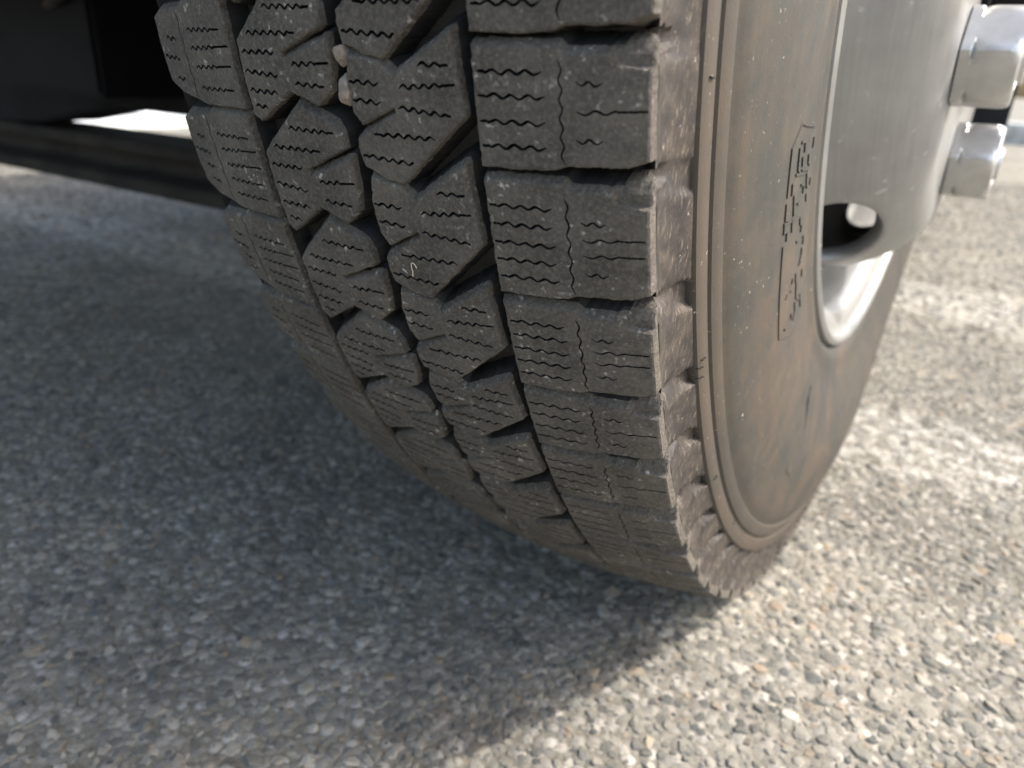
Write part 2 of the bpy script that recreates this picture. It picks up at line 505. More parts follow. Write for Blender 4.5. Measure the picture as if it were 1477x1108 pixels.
def butt(T, x, r):
    """sculpt of the buttress: lateral groove run-outs and a saw-tooth ledge per pitch"""
    i = np.clip(np.searchsorted(KF, T) - 1, 0, len(KF) - 2)
    ph = (T - KF[i]) / (KF[i + 1] - KF[i])          # 0..1 from block bottom
    w = np.clip((0.3576 - r) / 0.0208, 0, 1)        # 0 shoulder corner .. 1 ring
    skew = np.clip(0.07 + 1.05 * np.maximum(0, T - 0.21), 0.0, 0.55) * w ** 1.4
    ph = (ph - skew) % 1.0
    g = np.clip((0.52 - w) / 0.52, 0, 1)
    a = np.clip((0.125 - ph) / 0.02, 0, 1)
    depth = 0.0042 * g * a
    ramp = 0.0020 * np.clip((ph - 0.215) / 0.785, 0, 1) ** 1.4 * (1 - 0.8 * w)
    pocket = np.clip((T - 0.22) / 0.2, 0, 1) * np.clip((w - 0.55) / 0.15, 0, 1) * np.clip((0.26 - ph) / 0.03, 0, 1)
    saw = np.where(ph < 0.13, 0.0015, np.where(ph < 0.215, 0.0009, 0)) * (1 - 0.8 * w) + ramp * 0.75
    fine = 0.00022 * np.sin(T * 700 + r * 2600) * np.sin(T * 310 - r * 900) + 0.00018 * np.sin(T * 1170 - r * 3300)
    wob = 0.00025 * np.sin(T * 91 + r * 900) + 0.0002 * np.sin(T * 233 - r * 1500)
    return depth + saw * (0.3 + 0.7 * np.clip(w * 3, 0, 1)) + 0.0021 * pocket + fine * np.clip(w * 4, 0, 1) * (1 - w) + 1.5 * wob * np.clip(w * 4, 0, 1) * (1 - w)
prof = inner + fl + sw
Pn = len(prof)
V = np.zeros((len(TT), Pn, 3))
for j, (x, r) in enumerate(prof):
    xx = np.full(len(TT), x); rr = np.full(len(TT), r)
    jj = j - len(inner) - len(fl)
    if 0 <= jj < nb:
        hgt = butt(TT, x, r)
        xx = xx - hgt
        if jj < 3:
            rr = rr - hgt * 0.35
    if jj >= nb:
        bl = np.exp(-((TT - math.pi / 2) / 0.42) ** 2) * 0.0065 * math.sin(math.pi * min(1, max(0, (0.345 - r) / 0.12)))
        xx = xx + bl
    V[:, j, 0] = xx; V[:, j, 1] = -rr * np.cos(TT); V[:, j, 2] = -rr * np.sin(TT)
F = []
mi = []
nT = len(TT)
idx = np.arange(nT)
F4 = []
for j in range(Pn - 1):
    a = idx * Pn + j; b = ((idx + 1) % nT) * Pn + j
    F4.append(np.stack([a, b, b + 1, a + 1], 1))
    jj = j - len(inner)
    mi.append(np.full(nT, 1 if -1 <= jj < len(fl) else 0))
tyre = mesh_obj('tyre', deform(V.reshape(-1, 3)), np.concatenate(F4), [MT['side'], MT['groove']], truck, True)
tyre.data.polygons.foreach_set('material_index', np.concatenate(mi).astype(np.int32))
try: tyre.data.set_sharp_from_angle(angle=math.radians(32))
except Exception: pass
tyre.location = (0, 0, ZC)

# ------------------------------------------------------------------ tread blocks
def zig(x0, ph0, x1, ph1, per, amp, tail0=0.0, tail1=0.0, Sf=S, k=0, up=1, w=0.66):
    """zig-zag sipe centre line in mm; straight tails of given lengths at either end"""
    y0, y1 = Sf(k + ph0), Sf(k + ph1)
    L = x1 - x0
    pts = []
    xa, xb = x0 + tail0, x1 - tail1
    n = max(2, int(round((xb - xa) / (per / 2))))
    if tail0:
        for q in np.arange(0, tail0 - .3, .45): pts.append((x0 + q, y0 + rng.normal(0, .05)))
    for i in range(n + 1):
        x = xa + (xb - xa) * i / n
        y = y0 + (y1 - y0) * (x - x0) / L
        a = amp * (0.85 + 0.3 * rng.random())
        pts.append((x + rng.normal(0, .06), y + (a if (i % 2) == (0 if up > 0 else 1) else -a) * (0.5 if i in (0, n) else 1)))
    if tail1:
        for q in np.arange(.5, tail1, .45): pts.append((xb + q, y0 + (y1 - y0) * (xb + q - x0) / L + rng.normal(0, .05)))
        pts.append((x1, y1))
    return smooth_line(pts), w

def smooth_line(p, m_=2):
    p = [np.array(q, float) for q in p]
    out = [p[0]]
    for i in range(1, len(p) - 1):
        a, b, c = p[i - 1], p[i], p[i + 1]
        out.append(b + (a - b) * 0.16); out.append(b + (c - b) * 0.16)
    out.append(p[-1])
    return np.array(out)

def ribbon(line, w):
    n = len(line); L = []; Rr = []
    for i in range(n):
        d = line[min(i + 1, n - 1)] - line[max(i - 1, 0)]
        d = d / (np.linalg.norm(d) + 1e-9)
        nn = np.array([-d[1], d[0]])
        ww = w * 0.5 * (0.35 if i in (0, n - 1) else rng.uniform(0.75, 1.2))
        L.append(line[i] + nn * ww); Rr.append(line[i] - nn * ww)
    return np.array(L + Rr[::-1])

def area(p):
    x, y = p[:, 0], p[:, 1]
    return 0.5 * np.sum(x * np.roll(y, -1) - np.roll(x, -1) * y)

def pip(pts, poly):
    x, y = pts[:, 0], pts[:, 1]
    ins = np.zeros(len(pts), bool)
    n = len(poly)
    for i in range(n):
        x0, y0 = poly[i]; x1, y1 = poly[(i + 1) % n]
        c = ((y0 > y) != (y1 > y)) & (x < (x1 - x0) * (y - y0) / (y1 - y0 + 1e-12) + x0)
        ins ^= c
    return ins

def resample(poly, step, jit, straight=()):
    out = []
    n = len(poly)
    for i in range(n):
        a = poly[i]; b = poly[(i + 1) % n]
        L = np.linalg.norm(b - a); m_ = max(1, int(L / step))
        nn = np.array([-(b - a)[1], (b - a)[0]]) / (L + 1e-9)
        ph = rng.uniform(0, 6.28)
        for j in range(m_):
            f = j / m_
            p = a + (b - a) * f
            if j > 0:
                p = p + nn * (rng.normal(0, jit) + jit * 0.9 * math.sin(ph + f * L * 0.9))
            else:
                p = p + rng.normal(0, jit * 0.6, 2)
            out.append(p)
    return np.array(out)

def offset(poly, d):
    """positive d moves outward for a counter-clockwise polygon; d may be per-vertex"""
    n = len(poly)
    prev = np.roll(poly, 1, 0); nxt = np.roll(poly, -1, 0)
    e1 = poly - prev; e2 = nxt - poly
    e1 /= np.linalg.norm(e1, axis=1)[:, None] + 1e-9; e2 /= np.linalg.norm(e2, axis=1)[:, None] + 1e-9
    n1 = np.stack([e1[:, 1], -e1[:, 0]], 1); n2 = np.stack([e2[:, 1], -e2[:, 0]], 1)
    nn = n1 + n2
    nn /= np.linalg.norm(nn, axis=1)[:, None] + 1e-9
    return nn, n2

ROWS = {}
# outlines (x mm, phase) and sipes, read off the worn tread itself
ROWS['outer'] = dict(
    out=[(-36.4, .075), (-17.2, .08), (-15.6, .125), (-5.6, .13), (1.9, .125), (2.2, .22), (2.3, .5), (2.2, .89), (-2.4, .945), (-16, .95), (-18.3, .985), (-27, .995), (-36.5, .985)],
    sip4=[.255, .43, .62, .81], sip5=[.26, .40, .545, .685, .83])
ROWS['inner'] = dict(
    out=[(-114.4, -.235), (-153, -.06)], sip4=[], sip5=[])

def line_abs(pts, k, Sf):
    return np.array([(x, Sf(k + p)) for x, p in pts])

def sipes_for(row, k, Sf, plen):
    s = []
    if row == 'outer':
        phs = ROWS['outer']['sip5'] if plen > 32 else ROWS['outer']['sip4']
        for p in phs:
            s.append(zig(-37.0, p, -19.9 + rng.normal(0, .2), p + .005, 4.0, .62, tail0=3.6, Sf=Sf, k=k))
        zz = []
        p0, p1 = .17, .93
        n = 11
        for i in range(n + 1):
            zz.append((-16.4 + (.48 if i % 2 else -.48), Sf(k + p0 + (p1 - p0) * i / n)))
        s.append((smooth_line(zz), .45))
        rs = [.35, .48, .605, .75] if plen > 32 else [.33, .54, .745]
        for i, p in enumerate(rs):
            if i in ((1, 2) if len(rs) == 4 else (1,)):
                s.append(zig(-13.2, p, 1.8, p - .02, 4.2, .55, tail1=6.5, Sf=Sf, k=k, up=-1, w=.5))
            else:
                s.append(zig(-13.2, p, -7.5, p + .005, 3.0, .6, Sf=Sf, k=k, up=-1, w=.5))
    elif row == 'inner':
        o_ = -.28
        phs = [.03, .165, .305, .44, .58] if plen > 32 else [.03, .20, .375, .57]
        for i, p in enumerate(phs):
            ext = i in (1, 2)
            s.append(zig(-134.3, p, -114.9 if ext else -117.3, p - (.05 if ext else .02), 2.9, .55, tail1=8.0 if ext else 4.0, Sf=Sf, k=k, w=.56))
        zz = []
        for i in range(10):
            zz.append((-138.0 + (.4 if i % 2 else -.4), Sf(k - .13 + .82 * i / 9)))
        s.append((smooth_line(zz), .4))
        for i, p in enumerate([.12, .305, .51] if plen < 32 else [.09, .23, .37, .51]):
            s.append(zig(-151.8 if i == 1 else -147.5, p, -142.2, p + .01, 2.9, .55, Sf=Sf, k=k))
    elif row == 'mid_outer':
        s.append(zig(-50.3, .22, -42.2, .22, 3.0, .6, tail1=2, Sf=Sf, k=k))
        s.append(zig(-56.2, .395, -39.9, .36, 3.0, .62, tail1=5, Sf=Sf, k=k))
        s.append(zig(-57.2, .555, -42.8, .60, 3.0, .6, tail1=1.5, Sf=Sf, k=k))
        s.append(zig(-66.2, .79, -47.9, .79, 3.0, .6, tail0=3, Sf=Sf, k=k))
        s.append(zig(-71.2, .985, -54.0, 1.02, 3.0, .6, tail0=2, Sf=Sf, k=k))
        s.append(zig(-71.2, .37, -62.0, .375, 3.0, .6, tail0=1.5, Sf=Sf, k=k))
        s.append(zig(-70.9, .515, -62.0, .525, 3.0, .6, tail0=1, Sf=Sf, k=k))
    else:
        s.append(zig(-97.0, .825, -80.0, .825, 2.9, .6, tail1=2.5, Sf=Sf, k=k))
        s.append(zig(-105.6, 1.025, -86.5, 1.01, 2.9, .6, tail1=2.5, Sf=Sf, k=k))
        s.append(zig(-108.9, 1.185, -95.6, 1.175, 2.9, .58, Sf=Sf, k=k))
        s.append(zig(-109.6, 1.35, -96.0, 1.37, 2.9, .6, Sf=Sf, k=k))
        s.append(zig(-109.4, 1.52, -97.5, 1.52, 2.9, .6, Sf=Sf, k=k))
        s.append(zig(-108.4, 1.655, -103.2, 1.665, 2.9, .55, Sf=Sf, k=k))
        s.append(zig(-90.0, 1.265, -76.6, 1.235, 2.9, .58, tail1=5, Sf=Sf, k=k))
        s.append(zig(-90.0, 1.425, -79.6, 1.43, 2.9, .58, tail1=1.5, Sf=Sf, k=k))
    return s

OUT = {
    'outer': ROWS['outer']['out'],
    'inner': [(-114.4, -.235), (-133, -.215), (-136, -.165), (-148, -.13), (-152.6, -.06), (-153.2, .30), (-152.8, .56), (-147, .66), (-139, .70), (-134, .735), (-114.4, .715)],
    'mid_outer': [(-70.2, .155), (-61.5, .20), (-57.6, .31), (-40.9, -.03), (-40.2, .3), (-39.5, .60), (-59.8, 1.183), (-64.4, 1.165), (-71.4, 1.075), (-72.2, .95), (-71.9, .845), (-58.4, .60), (-58.7, .565), (-69.4, .725), (-71.8, .62), (-72.0, .35)],
    'mid_inner': [(-91.2, .60), (-79.2, .745), (-77.6, .83), (-77.3, .955), (-93.0, 1.175), (-92.8, 1.215), (-76.0, 1.035), (-76.0, 1.25), (-77.6, 1.46), (-83.4, 1.60), (-92.6, 1.50), (-108.2, 1.80), (-110.7, 1.745), (-111.0, 1.4), (-110.4, 1.09)],
}

def block_mesh(name, row, k, Sf, sref, detail=True, clampz=None):
    plen = Sf(k + 1) - Sf(k)
    poly = line_abs(OUT[row], k, Sf)
    if area(poly) < 0: poly = poly[::-1]
    poly = resample(poly, 0.75 if detail else 6.0, 0.085 if detail else 0.0)
    if area(poly) < 0: poly = poly[::-1]
    nn, _ = offset(poly, 0)
    if detail:
        for _ in range(3): nn = (np.roll(nn, 1, 0) + 2 * nn + np.roll(nn, -1, 0)) / 4
        nn /= np.linalg.norm(nn, axis=1)[:, None] + 1e-9
    up = np.clip(-nn[:, 1], 0, 1)                 # faces that look up the tyre (towards smaller s)
    top_in = poly - nn * (0.42 + 0.15 * rng.random(len(poly)))[:, None]
    holes = []
    if detail:
        for ln, w in sipes_for(row, k, Sf, plen):
            h = ribbon(ln, w)
            mn = pip(h, top_in)
            if mn.mean() < 0.6: continue
            if not mn.all():                       # trim to the inside of the block
                keep = pip(ln, offset_in(top_in, 0.28))
                ln = ln[keep]
                if len(ln) < 3: continue
                h = ribbon(ln, w)
                h[:, 0] = h[:, 0]
                if not pip(h, top_in).all(): continue
            holes.append(h)
    verts = list(top_in); edges = []
    STEP = row == 'outer' and detail
    n0 = len(top_in)
    edges += [(i, (i + 1) % n0) for i in range(n0)]
    if STEP:
        for off_ in (0.0, 0.38):
            b = len(verts)
            ln = [(-5.6 + off_ * 0 - off_ * 0, Sf(k + .05)), (-5.3 - off_, Sf(k + .20) + off_), (-1.5, Sf(k + .215) + off_ + rng.normal(0, .1)), (3.5, Sf(k + .235) + off_)]
            ln[0] = (-6.2 - off_, Sf(k + .05))
            verts += [np.array(q) for q in ln]
            edges += [(b, b + 1), (b + 1, b + 2), (b + 2, b + 3)]
    hs = []
    for h in holes:
        b = len(verts); verts += list(h); m_ = len(h)
        edges += [(b + i, b + (i + 1) % m_) for i in range(m_)]
        hs.append((b, m_))
    step = 2.2 if detail else 8.0
    gx = np.arange(top_in[:, 0].min(), top_in[:, 0].max(), step); gy = np.arange(top_in[:, 1].min(), top_in[:, 1].max(), step)
    g = np.array([(a + rng.uniform(-.3, .3), b + rng.uniform(-.3, .3)) for a in gx for b in gy])
    if len(g):
        g = g[pip(g, offset_in(top_in, 0.3))]
        verts += list(g)
    res = delaunay_2d_cdt([Vector((float(a), float(b))) for a, b in verts], edges, [], 0, 1e-5)
    V2 = np.array([(v.x, v.y) for v in res[0]])
    tri = np.array([f for f in res[2] if len(f) == 3])
    cen = V2[tri].mean(1)
    ok = pip(cen, top_in)
    for h in holes:
        ok &= ~pip(cen, h)
    tri = tri[ok]
    # orientation: counter-clockwise in (x, s)
    ar = np.cross(V2[tri[:, 1]] - V2[tri[:, 0]], V2[tri[:, 2]] - V2[tri[:, 0]])
    tri[ar < 0] = tri[ar < 0][:, ::-1]
    P = [(a, b, 0.0) for a, b in V2]
    Fs = [tuple(t_) for t_ in tri]
    def add_ring(pl, h):
        b = len(P)
        hh = h if hasattr(h, '__len__') else [h] * len(pl)
        P.extend([(a, c, z) for (a, c), z in zip(pl, hh)])
        return b
    depth = DEP * 1000 + 0.6
    rings = [(top_in, 0.0), (poly, -0.38), (poly + nn * (0.35 + 0.9 * up)[:, None], -2.2), (poly + nn * (0.65 + 1.25 * up)[:, None], -3.6), (poly + nn * (0.9 + 1.35 * up)[:, None], -4.6), (poly + nn * (1.6 + 1.7 * up)[:, None], -depth)]
    if row == 'outer':                            # the outer end is the flush face of the shoulder
        pass
    bases = [add_ring(p, h) for p, h in rings]
    nP = len(poly)
    if STEP:
        Y0 = Sf(k + .2)
        for q in range(len(P)):
            a_, c_, z_ = P[q]
            f_ = (a_ + 5.3) / 5.0
            yl = Sf(k + .20) + (Sf(k + .235) - Sf(k + .20)) * (a_ + 5.3) / 8.8
            inside_ = min((a_ + 5.3 + (Y0 - c_) * 0.17) / 0.38 + 0.5, (yl - c_) / 0.38 + 0.9)
            dz = -1.7 * min(1.0, max(0.0, inside_))
            if z_ > -1.9: P[q] = (a_, c_, z_ + dz)
            elif z_ > -3.0: P[q] = (a_, c_, z_ + 0.45 * dz)
    if row == 'outer':                            # the outer end is flush with the shoulder face
        for q in range(len(P)):
            a_, c_, z_ = P[q]
            lim = float(np.interp(-z_, [0, .38, 2.2, 3.6, 4.6, 5.6, 10.5], [1.75, 2.15, 2.15, 2.1, 1.7, 0.6, -3.0])) if q >= bases[0] else 1.75
            if a_ > lim: P[q] = (lim, c_, z_)
    for a, b in zip(bases[:-1], bases[1:]):
        for i in range(nP):
            j = (i + 1) % nP
            Fs.append((a + i, b + i, b + j, a + j))
    nwall0 = len(Fs)
    for h in holes:
        sh = h
        c = h.mean(0)
        b0 = add_ring(h, 0.0); b1 = add_ring(h, -4.0); m_ = len(h)
        for i in range(m_):
            j = (i + 1) % m_
            Fs.append((b0 + i, b0 + j, b1 + j, b1 + i))
        half = m_ // 2
        for i in range(half - 1):
            Fs.append((b1 + i, b1 + i + 1, b1 + m_ - 2 - i, b1 + m_ - 1 - i))
    P = np.array(P)
    # small wear undulation of the top, then wrap onto the cylinder
    x = P[:, 0] / 1000; s = P[:, 1]
    P[:, 2] += np.where(P[:, 2] > -0.1, 0.05 * np.sin(x * 900 + s * 0.7), 0)
    r = rcrown(x) + P[:, 2] / 1000
    # round the outer shoulder a little
    ang = (s - sref) / 370.0
    W = np.stack([x, -r * np.cos(ang), -r * np.sin(ang)], 1)
    if clampz is not None:
        a0 = clampz; c, sn = math.cos(a0), math.sin(a0)
        y = W[:, 1] * c - W[:, 2] * sn; z = W[:, 1] * sn + W[:, 2] * c   # placed by rotation_euler.x = a0
        D = deform(np.stack([W[:, 0], y, z], 1))
        W = np.stack([D[:, 0], D[:, 1] * c + D[:, 2] * sn, -D[:, 1] * sn + D[:, 2] * c], 1)
    me = bpy.data.meshes.new(name)
    me.from_pydata([tuple(map(float, v)) for v in W], [], Fs)
    me.materials.append(MT['tread']); me.materials.append(MT['groove'])
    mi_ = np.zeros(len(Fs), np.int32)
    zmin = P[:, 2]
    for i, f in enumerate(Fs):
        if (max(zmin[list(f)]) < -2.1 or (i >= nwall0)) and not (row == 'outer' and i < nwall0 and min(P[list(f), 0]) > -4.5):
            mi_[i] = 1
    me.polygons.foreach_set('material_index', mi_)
    me.update()
    return me

def offset_in(poly, d):
    nn, _ = offset(poly, 0)
    return poly - nn * d

SU = lambda k: k * PM                    # uniform pitch for the blocks that share a mesh
shared = {row: block_mesh('tread_block', row, 0, SU, 0.0, detail=True) for row in OUT}
def place_block(me, ang):
    o = bpy.data.objects.new('tread_block', me)
    COL.objects.link(o)
    o.parent = tyre
    o.rotation_euler = (ang, 0, 0)
    return o
for k in range(-6, 22):
    for row in ('outer', 'mid_outer', 'mid_inner', 'inner'):
        a0 = S(k) / 370.0 - OFF
        if k < -2:
            place_block(shared[row], a0)
        else:
            det = k <= 9
            place_block(block_mesh('tread_block', row, k, S, S(k), detail=det, clampz=a0), a0)
# the rest of the way round, out of sight: joined
bm = bmesh.new()
lo_mesh = {row: block_mesh('tread_block_plain', row, 0, SU, 0.0, detail=False) for row in OUT}
for k in range(22, 70):
    a0 = S(k) / 370.0 - OFF
    for row in OUT:
        n0 = len(bm.verts)
        bm.from_mesh(lo_mesh[row]); bm.verts.ensure_lookup_table()
        bmesh.ops.rotate(bm, cent=(0, 0, 0), matrix=Matrix.Rotation(a0, 3, 'X'), verts=bm.verts[n0:])
me = bpy.data.meshes.new('upper_tread'); bm.to_mesh(me); bm.free()
me.materials.append(MT['tread']); me.materials.append(MT['groove'])
o = bpy.data.objects.new('upper_tread', me); COL.objects.link(o); o.parent = tyre; o['kind'] = 'stuff'
for me_ in lo_mesh.values():
    bpy.data.meshes.remove(me_)

# ------------------------------------------------------------------ raised marks on the sidewall
swr = np.array([p[1] for p in sw[10:]][::-1]); swx = np.array([p[0] for p in sw[10:]][::-1])
def side_pt(r, tdeg, h):
    t = math.radians(tdeg)
    return (float(np.interp(r, swr, swx)) + h, -r * math.cos(t), -r * math.sin(t))
def bar(P, F, pts, w, h, base=-0.0008):
    """raised stroke along (r mm, t deg) points"""
    L = [np.array([p[0], math.radians(p[1]) * 268]) for p in pts]
    n = len(L); rows = []
    for i in range(n):
        d = L[min(i + 1, n - 1)] - L[max(i - 1, 0)]; d = d / (np.linalg.norm(d) + 1e-9)
        q = np.array([-d[1], d[0]]) * w / 2
        e = d * w / 2 * (-1 if i == 0 else (1 if i == n - 1 else 0))
        b = len(P)
        for off_, hh in ((q * 1.25, base), (q * 0.85, h), (-q * 0.85, h), (-q * 1.25, base)):
            v = L[i] + off_ + e
            P.append(side_pt(v[0] / 1000, math.degrees(v[1] / 268), hh))
        rows.append(b)
    for a, b in zip(rows[:-1], rows[1:]):
        for j in range(3):
            F.append((a + j, a + j + 1, b + j + 1, b + j))
    F.append((rows[0] + 3, rows[0] + 2, rows[0] + 1, rows[0])); F.append((rows[-1], rows[-1] + 1, rows[-1] + 2, rows[-1] + 3))
P_, F_ = [], []
# text panel edge
for seg in ([(240, 21.4), (270.3, 18.5), (280.2, 19.3), (280.9, 22.4)], [(281.7, 26.0), (282.6, 30), (282.8, 34.4), (256, 40.3)]):
    seg2 = []
    for a, b in zip(seg[:-1], seg[1:]):
        for f in np.linspace(0, 1, 8, endpoint=False): seg2.append((a[0] + (b[0] - a[0]) * f, a[1] + (b[1] - a[1]) * f))
    seg2.append(seg[-1]); bar(P_, F_, seg2, 0.6, 0.00045)
mesh_obj('label_panel_edge', P_, F_, MT['side'], tyre)
P_, F_ = [], []
strokes = [
    # outer line of moulded characters
    [(267.4, 20.0), (262.3, 20.4), (262.0, 21.1)], [(270.1, 20.2), (270.1, 21.6), (267, 22.2)], [(264.1, 21.4), (263.5, 22.0)],
    [(271.9, 21.8), (255.6, 23.5)], [(275.6, 22.1), (275.4, 22.8)], [(272.3, 23.3), (271.0, 24.9), (263.2, 25.8)],
    [(281.1, 22.9), (281.1, 24.0), (277.3, 24.5)], [(282.0, 24.2), (262.7, 26.3)], [(272.2, 25.2), (271.6, 26.1)], [(281.6, 24.3), (281.7, 24.9)],
    [(278.1, 25.4), (278.0, 25.9)], [(265.8, 24.7), (261.6, 25.2)], [(261.9, 23.7), (257.1, 24.3), (258.0, 24.8)],
    [(265.9, 31.6), (267.1, 31.9), (273.3, 31.7), (274.5, 31.8)], [(268.8, 32.2), (264.7, 33.0)], [(260.6, 32.1), (260.7, 32.9)],
    [(259.4, 33.3), (259.5, 35.1), (253.8, 36.7)], [(266.7, 35.4), (267.3, 35.9), (273.2, 35.3), (275.7, 35.0)], [(271.2, 35.9), (275.7, 35.0)],
    [(261.2, 35.3), (261.1, 36.3), (264.5, 36.6)],
    # inner line
    [(242.3, 22.2), (243.1, 22.8)], [(252.7, 22.4), (252.3, 23.0), (248.4, 23.7)], [(263.2, 22.4), (254.5, 23.3)], [(253.2, 23.7), (251.2, 25.2), (243.8, 26.2)],
    [(241.7, 25.8), (242.2, 26.4)], [(252.1, 24.5), (250.8, 25.3)], [(250.0, 26.1), (249.5, 26.7)], [(258.7, 26.9), (253.8, 27.5)],
    [(259.1, 26.9), (258.6, 27.4), (255.5, 28.0), (256.2, 28.5)], [(249.3, 30.3), (249.2, 31.0)], [(263.0, 28.4), (258.2, 29.2)],
    [(251.4, 31.2), (251.8, 31.7), (256.2, 32.0), (245.7, 33.7)], [(248.8, 34.2), (249.4, 34.8), (246, 35.2)], [(251.7, 37.1), (250.9, 38.5)], [(252.5, 36.5), (244.9, 38.4)]]
for st in strokes: bar(P_, F_, st, 0.8, 0.0005)
mesh_obj('moulded_characters', P_, F_, MT['side'], tyre)
# rotation arrow lower on the sidewall: one closed raised plate
ar = [(250, 57.6), (257, 57.2), (270, 59.4), (294.5, 56.8), (296, 61.6), (287, 64.0), (273, 70.0), (266, 66), (262, 61.5)]
P_ = [side_pt(r / 1000, t, 0.0014) for r, t in ar] + [side_pt(r / 1000, t, -0.001) for r, t in ar]
n = len(ar)
mesh_obj('moulded_arrow', P_, [tuple(range(n))[::-1]] + [(i, (i + 1) % n, n + (i + 1) % n, n + i) for i in range(n)], MT['side'], tyre)
# vent spews and rubber nibs along the ribs
for r, t in ((333.5, 12.9), (334.5, 26.6), (334.4, 38), (331.5, 48), (336.2, 27.0), (336.3, 27.7)):
    P_, F_ = [], []
    bar(P_, F_, [(r, t), (r - 1.8, t + 0.1)], 0.28, 0.0006)
    mesh_obj('rubber_nib', P_, F_, MT['groove'], tyre)

# ------------------------------------------------------------------ wheel rim and disc
rim_prof = [(-0.0010, 0.2190), (0.0025, 0.2206), (0.0056, 0.2197), (0.0066, 0.2172), (0.0060, 0.2152), (0.0034, 0.2144), (0.0018, 0.2130),
            (0.0008, 0.2095), (-0.001, 0.2045), (-0.004, 0.2010), (-0.010, 0.1990), (-0.024, 0.1982), (-0.030, 0.1975), (-0.040, 0.1900),
            (-0.050, 0.1835), (-0.060, 0.1822), (-0.095, 0.1822), (-0.105, 0.1850), (-0.118, 0.1965), (-0.13, 0.199), (-0.150, 0.201), (-0.158, 0.2130), (-0.164, 0.2195), (-0.163, 0.2215)]
outerp = [(x, r + 0.0045) for x, r in rim_prof[::-1][2:-6]]
rim = lathe('wheel_rim', rim_prof + outerp + [rim_prof[0]], MT['wheel'], truck, n=260)
rim.location = (0, 0, ZC)

dp = [(0.0345, 0.0), (0.0345, 0.078), (0.0345, 0.085), (0.0340, 0.128), (0.0345, 0.138), (0.0340, 0.1425), (0.0325, 0.1475), (0.0295, 0.1520), (0.0255, 0.1570), (0.0205, 0.1618),
      (0.0145, 0.1662), (0.0080, 0.1702), (0.0010, 0.1735), (-0.0060, 0.1762), (-0.0140, 0.1785), (-0.024, 0.1803), (-0.036, 0.1812), (-0.050, 0.1815)]
dp = dp[1:]
pr = [dp[0]]
for a, b in zip(dp[:-1], dp[1:]):
    L = math.hypot(b[0] - a[0], b[1] - a[1]); m_ = max(1, int(L / 0.0021))
    for i in range(1, m_ + 1):
        f = i / m_; pr.append((a[0] + (b[0] - a[0]) * f, a[1] + (b[1] - a[1]) * f))
pr = np.array(pr)
# smooth the profile
for _ in range(3):
    q = pr.copy(); q[1:-1] = 0.25 * pr[:-2] + 0.5 * pr[1:-1] + 0.25 * pr[2:]; pr = q
arc = np.concatenate([[0], np.cumsum(np.hypot(*np.diff(pr, axis=0).T))])
ah = float(np.interp(0.1745, pr[:, 1], arc))
HW, HH = math.radians(12.0), 0.0240
RM = 0.16
tc = [math.radians(58.3 + 60 * i) for i in range(6)]
def disc_pt(u, a_, dep=0.0):
    x = np.interp(a_, arc, pr[:, 0]); r = np.interp(a_, arc, pr[:, 1])
    x2 = np.interp(a_ + 0.002, arc, pr[:, 0]); r2 = np.interp(a_ + 0.002, arc, pr[:, 1])
    tx, tr = x2 - x, r2 - r; L = np.hypot(tx, tr) + 1e-9
    nx, nr = tr / L, -tx / L                     # outward (+x) normal
    x = x - nx * dep; r = r - nr * dep
    t = u / RM
    return np.stack([x, -r * np.cos(t), -r * np.sin(t)], -1)
NL = 64
def hole_loop(c, q):
    al = np.linspace(0, 2 * math.pi, NL, endpoint=False)
    # squarish oval
    ca, sa = np.cos(al), np.sin(al)
    sx = np.sign(ca) * np.abs(ca) ** 1.0; sy = np.sign(sa) * np.abs(sa) ** 1.0
    return np.stack([(c + sx * HW * q) * RM, ah + sy * HH * q], 1)
DV, DF = [], []
nseg = 6
for si in range(nseg):
    c = tc[si]; u0, u1 = (c - math.pi / 6) * RM, (c + math.pi / 6) * RM
    lp = hole_loop(c, 1.0)
    us = np.linspace(u0, u1, 57); as_ = arc[::1]
    vv = [tuple(p) for p in lp]; ed = [(i, (i + 1) % NL) for i in range(NL)]
    big = hole_loop(c, 1.06)
    gp = np.array([(x, y) for x in us for y in as_])
    gp = gp[~pip(gp, big)]
    vv += [tuple(p) for p in gp]
    res = delaunay_2d_cdt([Vector((float(a), float(b))) for a, b in vv], ed, [], 0, 1e-7)
    V2 = np.array([(v.x, v.y) for v in res[0]]); tri = np.array(res[2])
    cen = V2[tri].mean(1); tri = tri[~pip(cen, lp)]
    ar = np.cross(V2[tri[:, 1]] - V2[tri[:, 0]], V2[tri[:, 2]] - V2[tri[:, 0]])
    tri = tri[np.abs(ar) > 1e-12]; ar = ar[np.abs(ar) > 1e-12]
    tri[ar > 0] = tri[ar > 0][:, ::-1]
    b0 = len(DV); DV += [tuple(p) for p in disc_pt(V2[:, 0], V2[:, 1])]
    DF += [tuple(int(i) + b0 for i in t_) for t_ in tri]
    prev = None
    for q, dep in ((1.0, 0.0), (0.985, 0.0004), (0.965, 0.0014), (0.955, 0.0030), (0.955, 0.0080), (0.975, 0.0084), (1.04, 0.0080)):
        L_ = hole_loop(c, q); bb = len(DV); DV += [tuple(p) for p in disc_pt(L_[:, 0], L_[:, 1], dep)]
        if prev is not None:
            for i in range(NL):
                j = (i + 1) % NL
                DF.append((prev + i, prev + j, bb + j, bb + i))
        prev = bb
disc = mesh_obj('wheel_disc', DV, DF, MT['wheel'], truck, True)
bm = bmesh.new(); bm.from_mesh(disc.data); bmesh.ops.remove_doubles(bm, verts=bm.verts, dist=2e-5)
bmesh.ops.recalc_face_normals(bm, faces=bm.faces)
bm.to_mesh(disc.data); bm.free()
disc.data.polygons.foreach_set('use_smooth', [True] * len(disc.data.polygons))
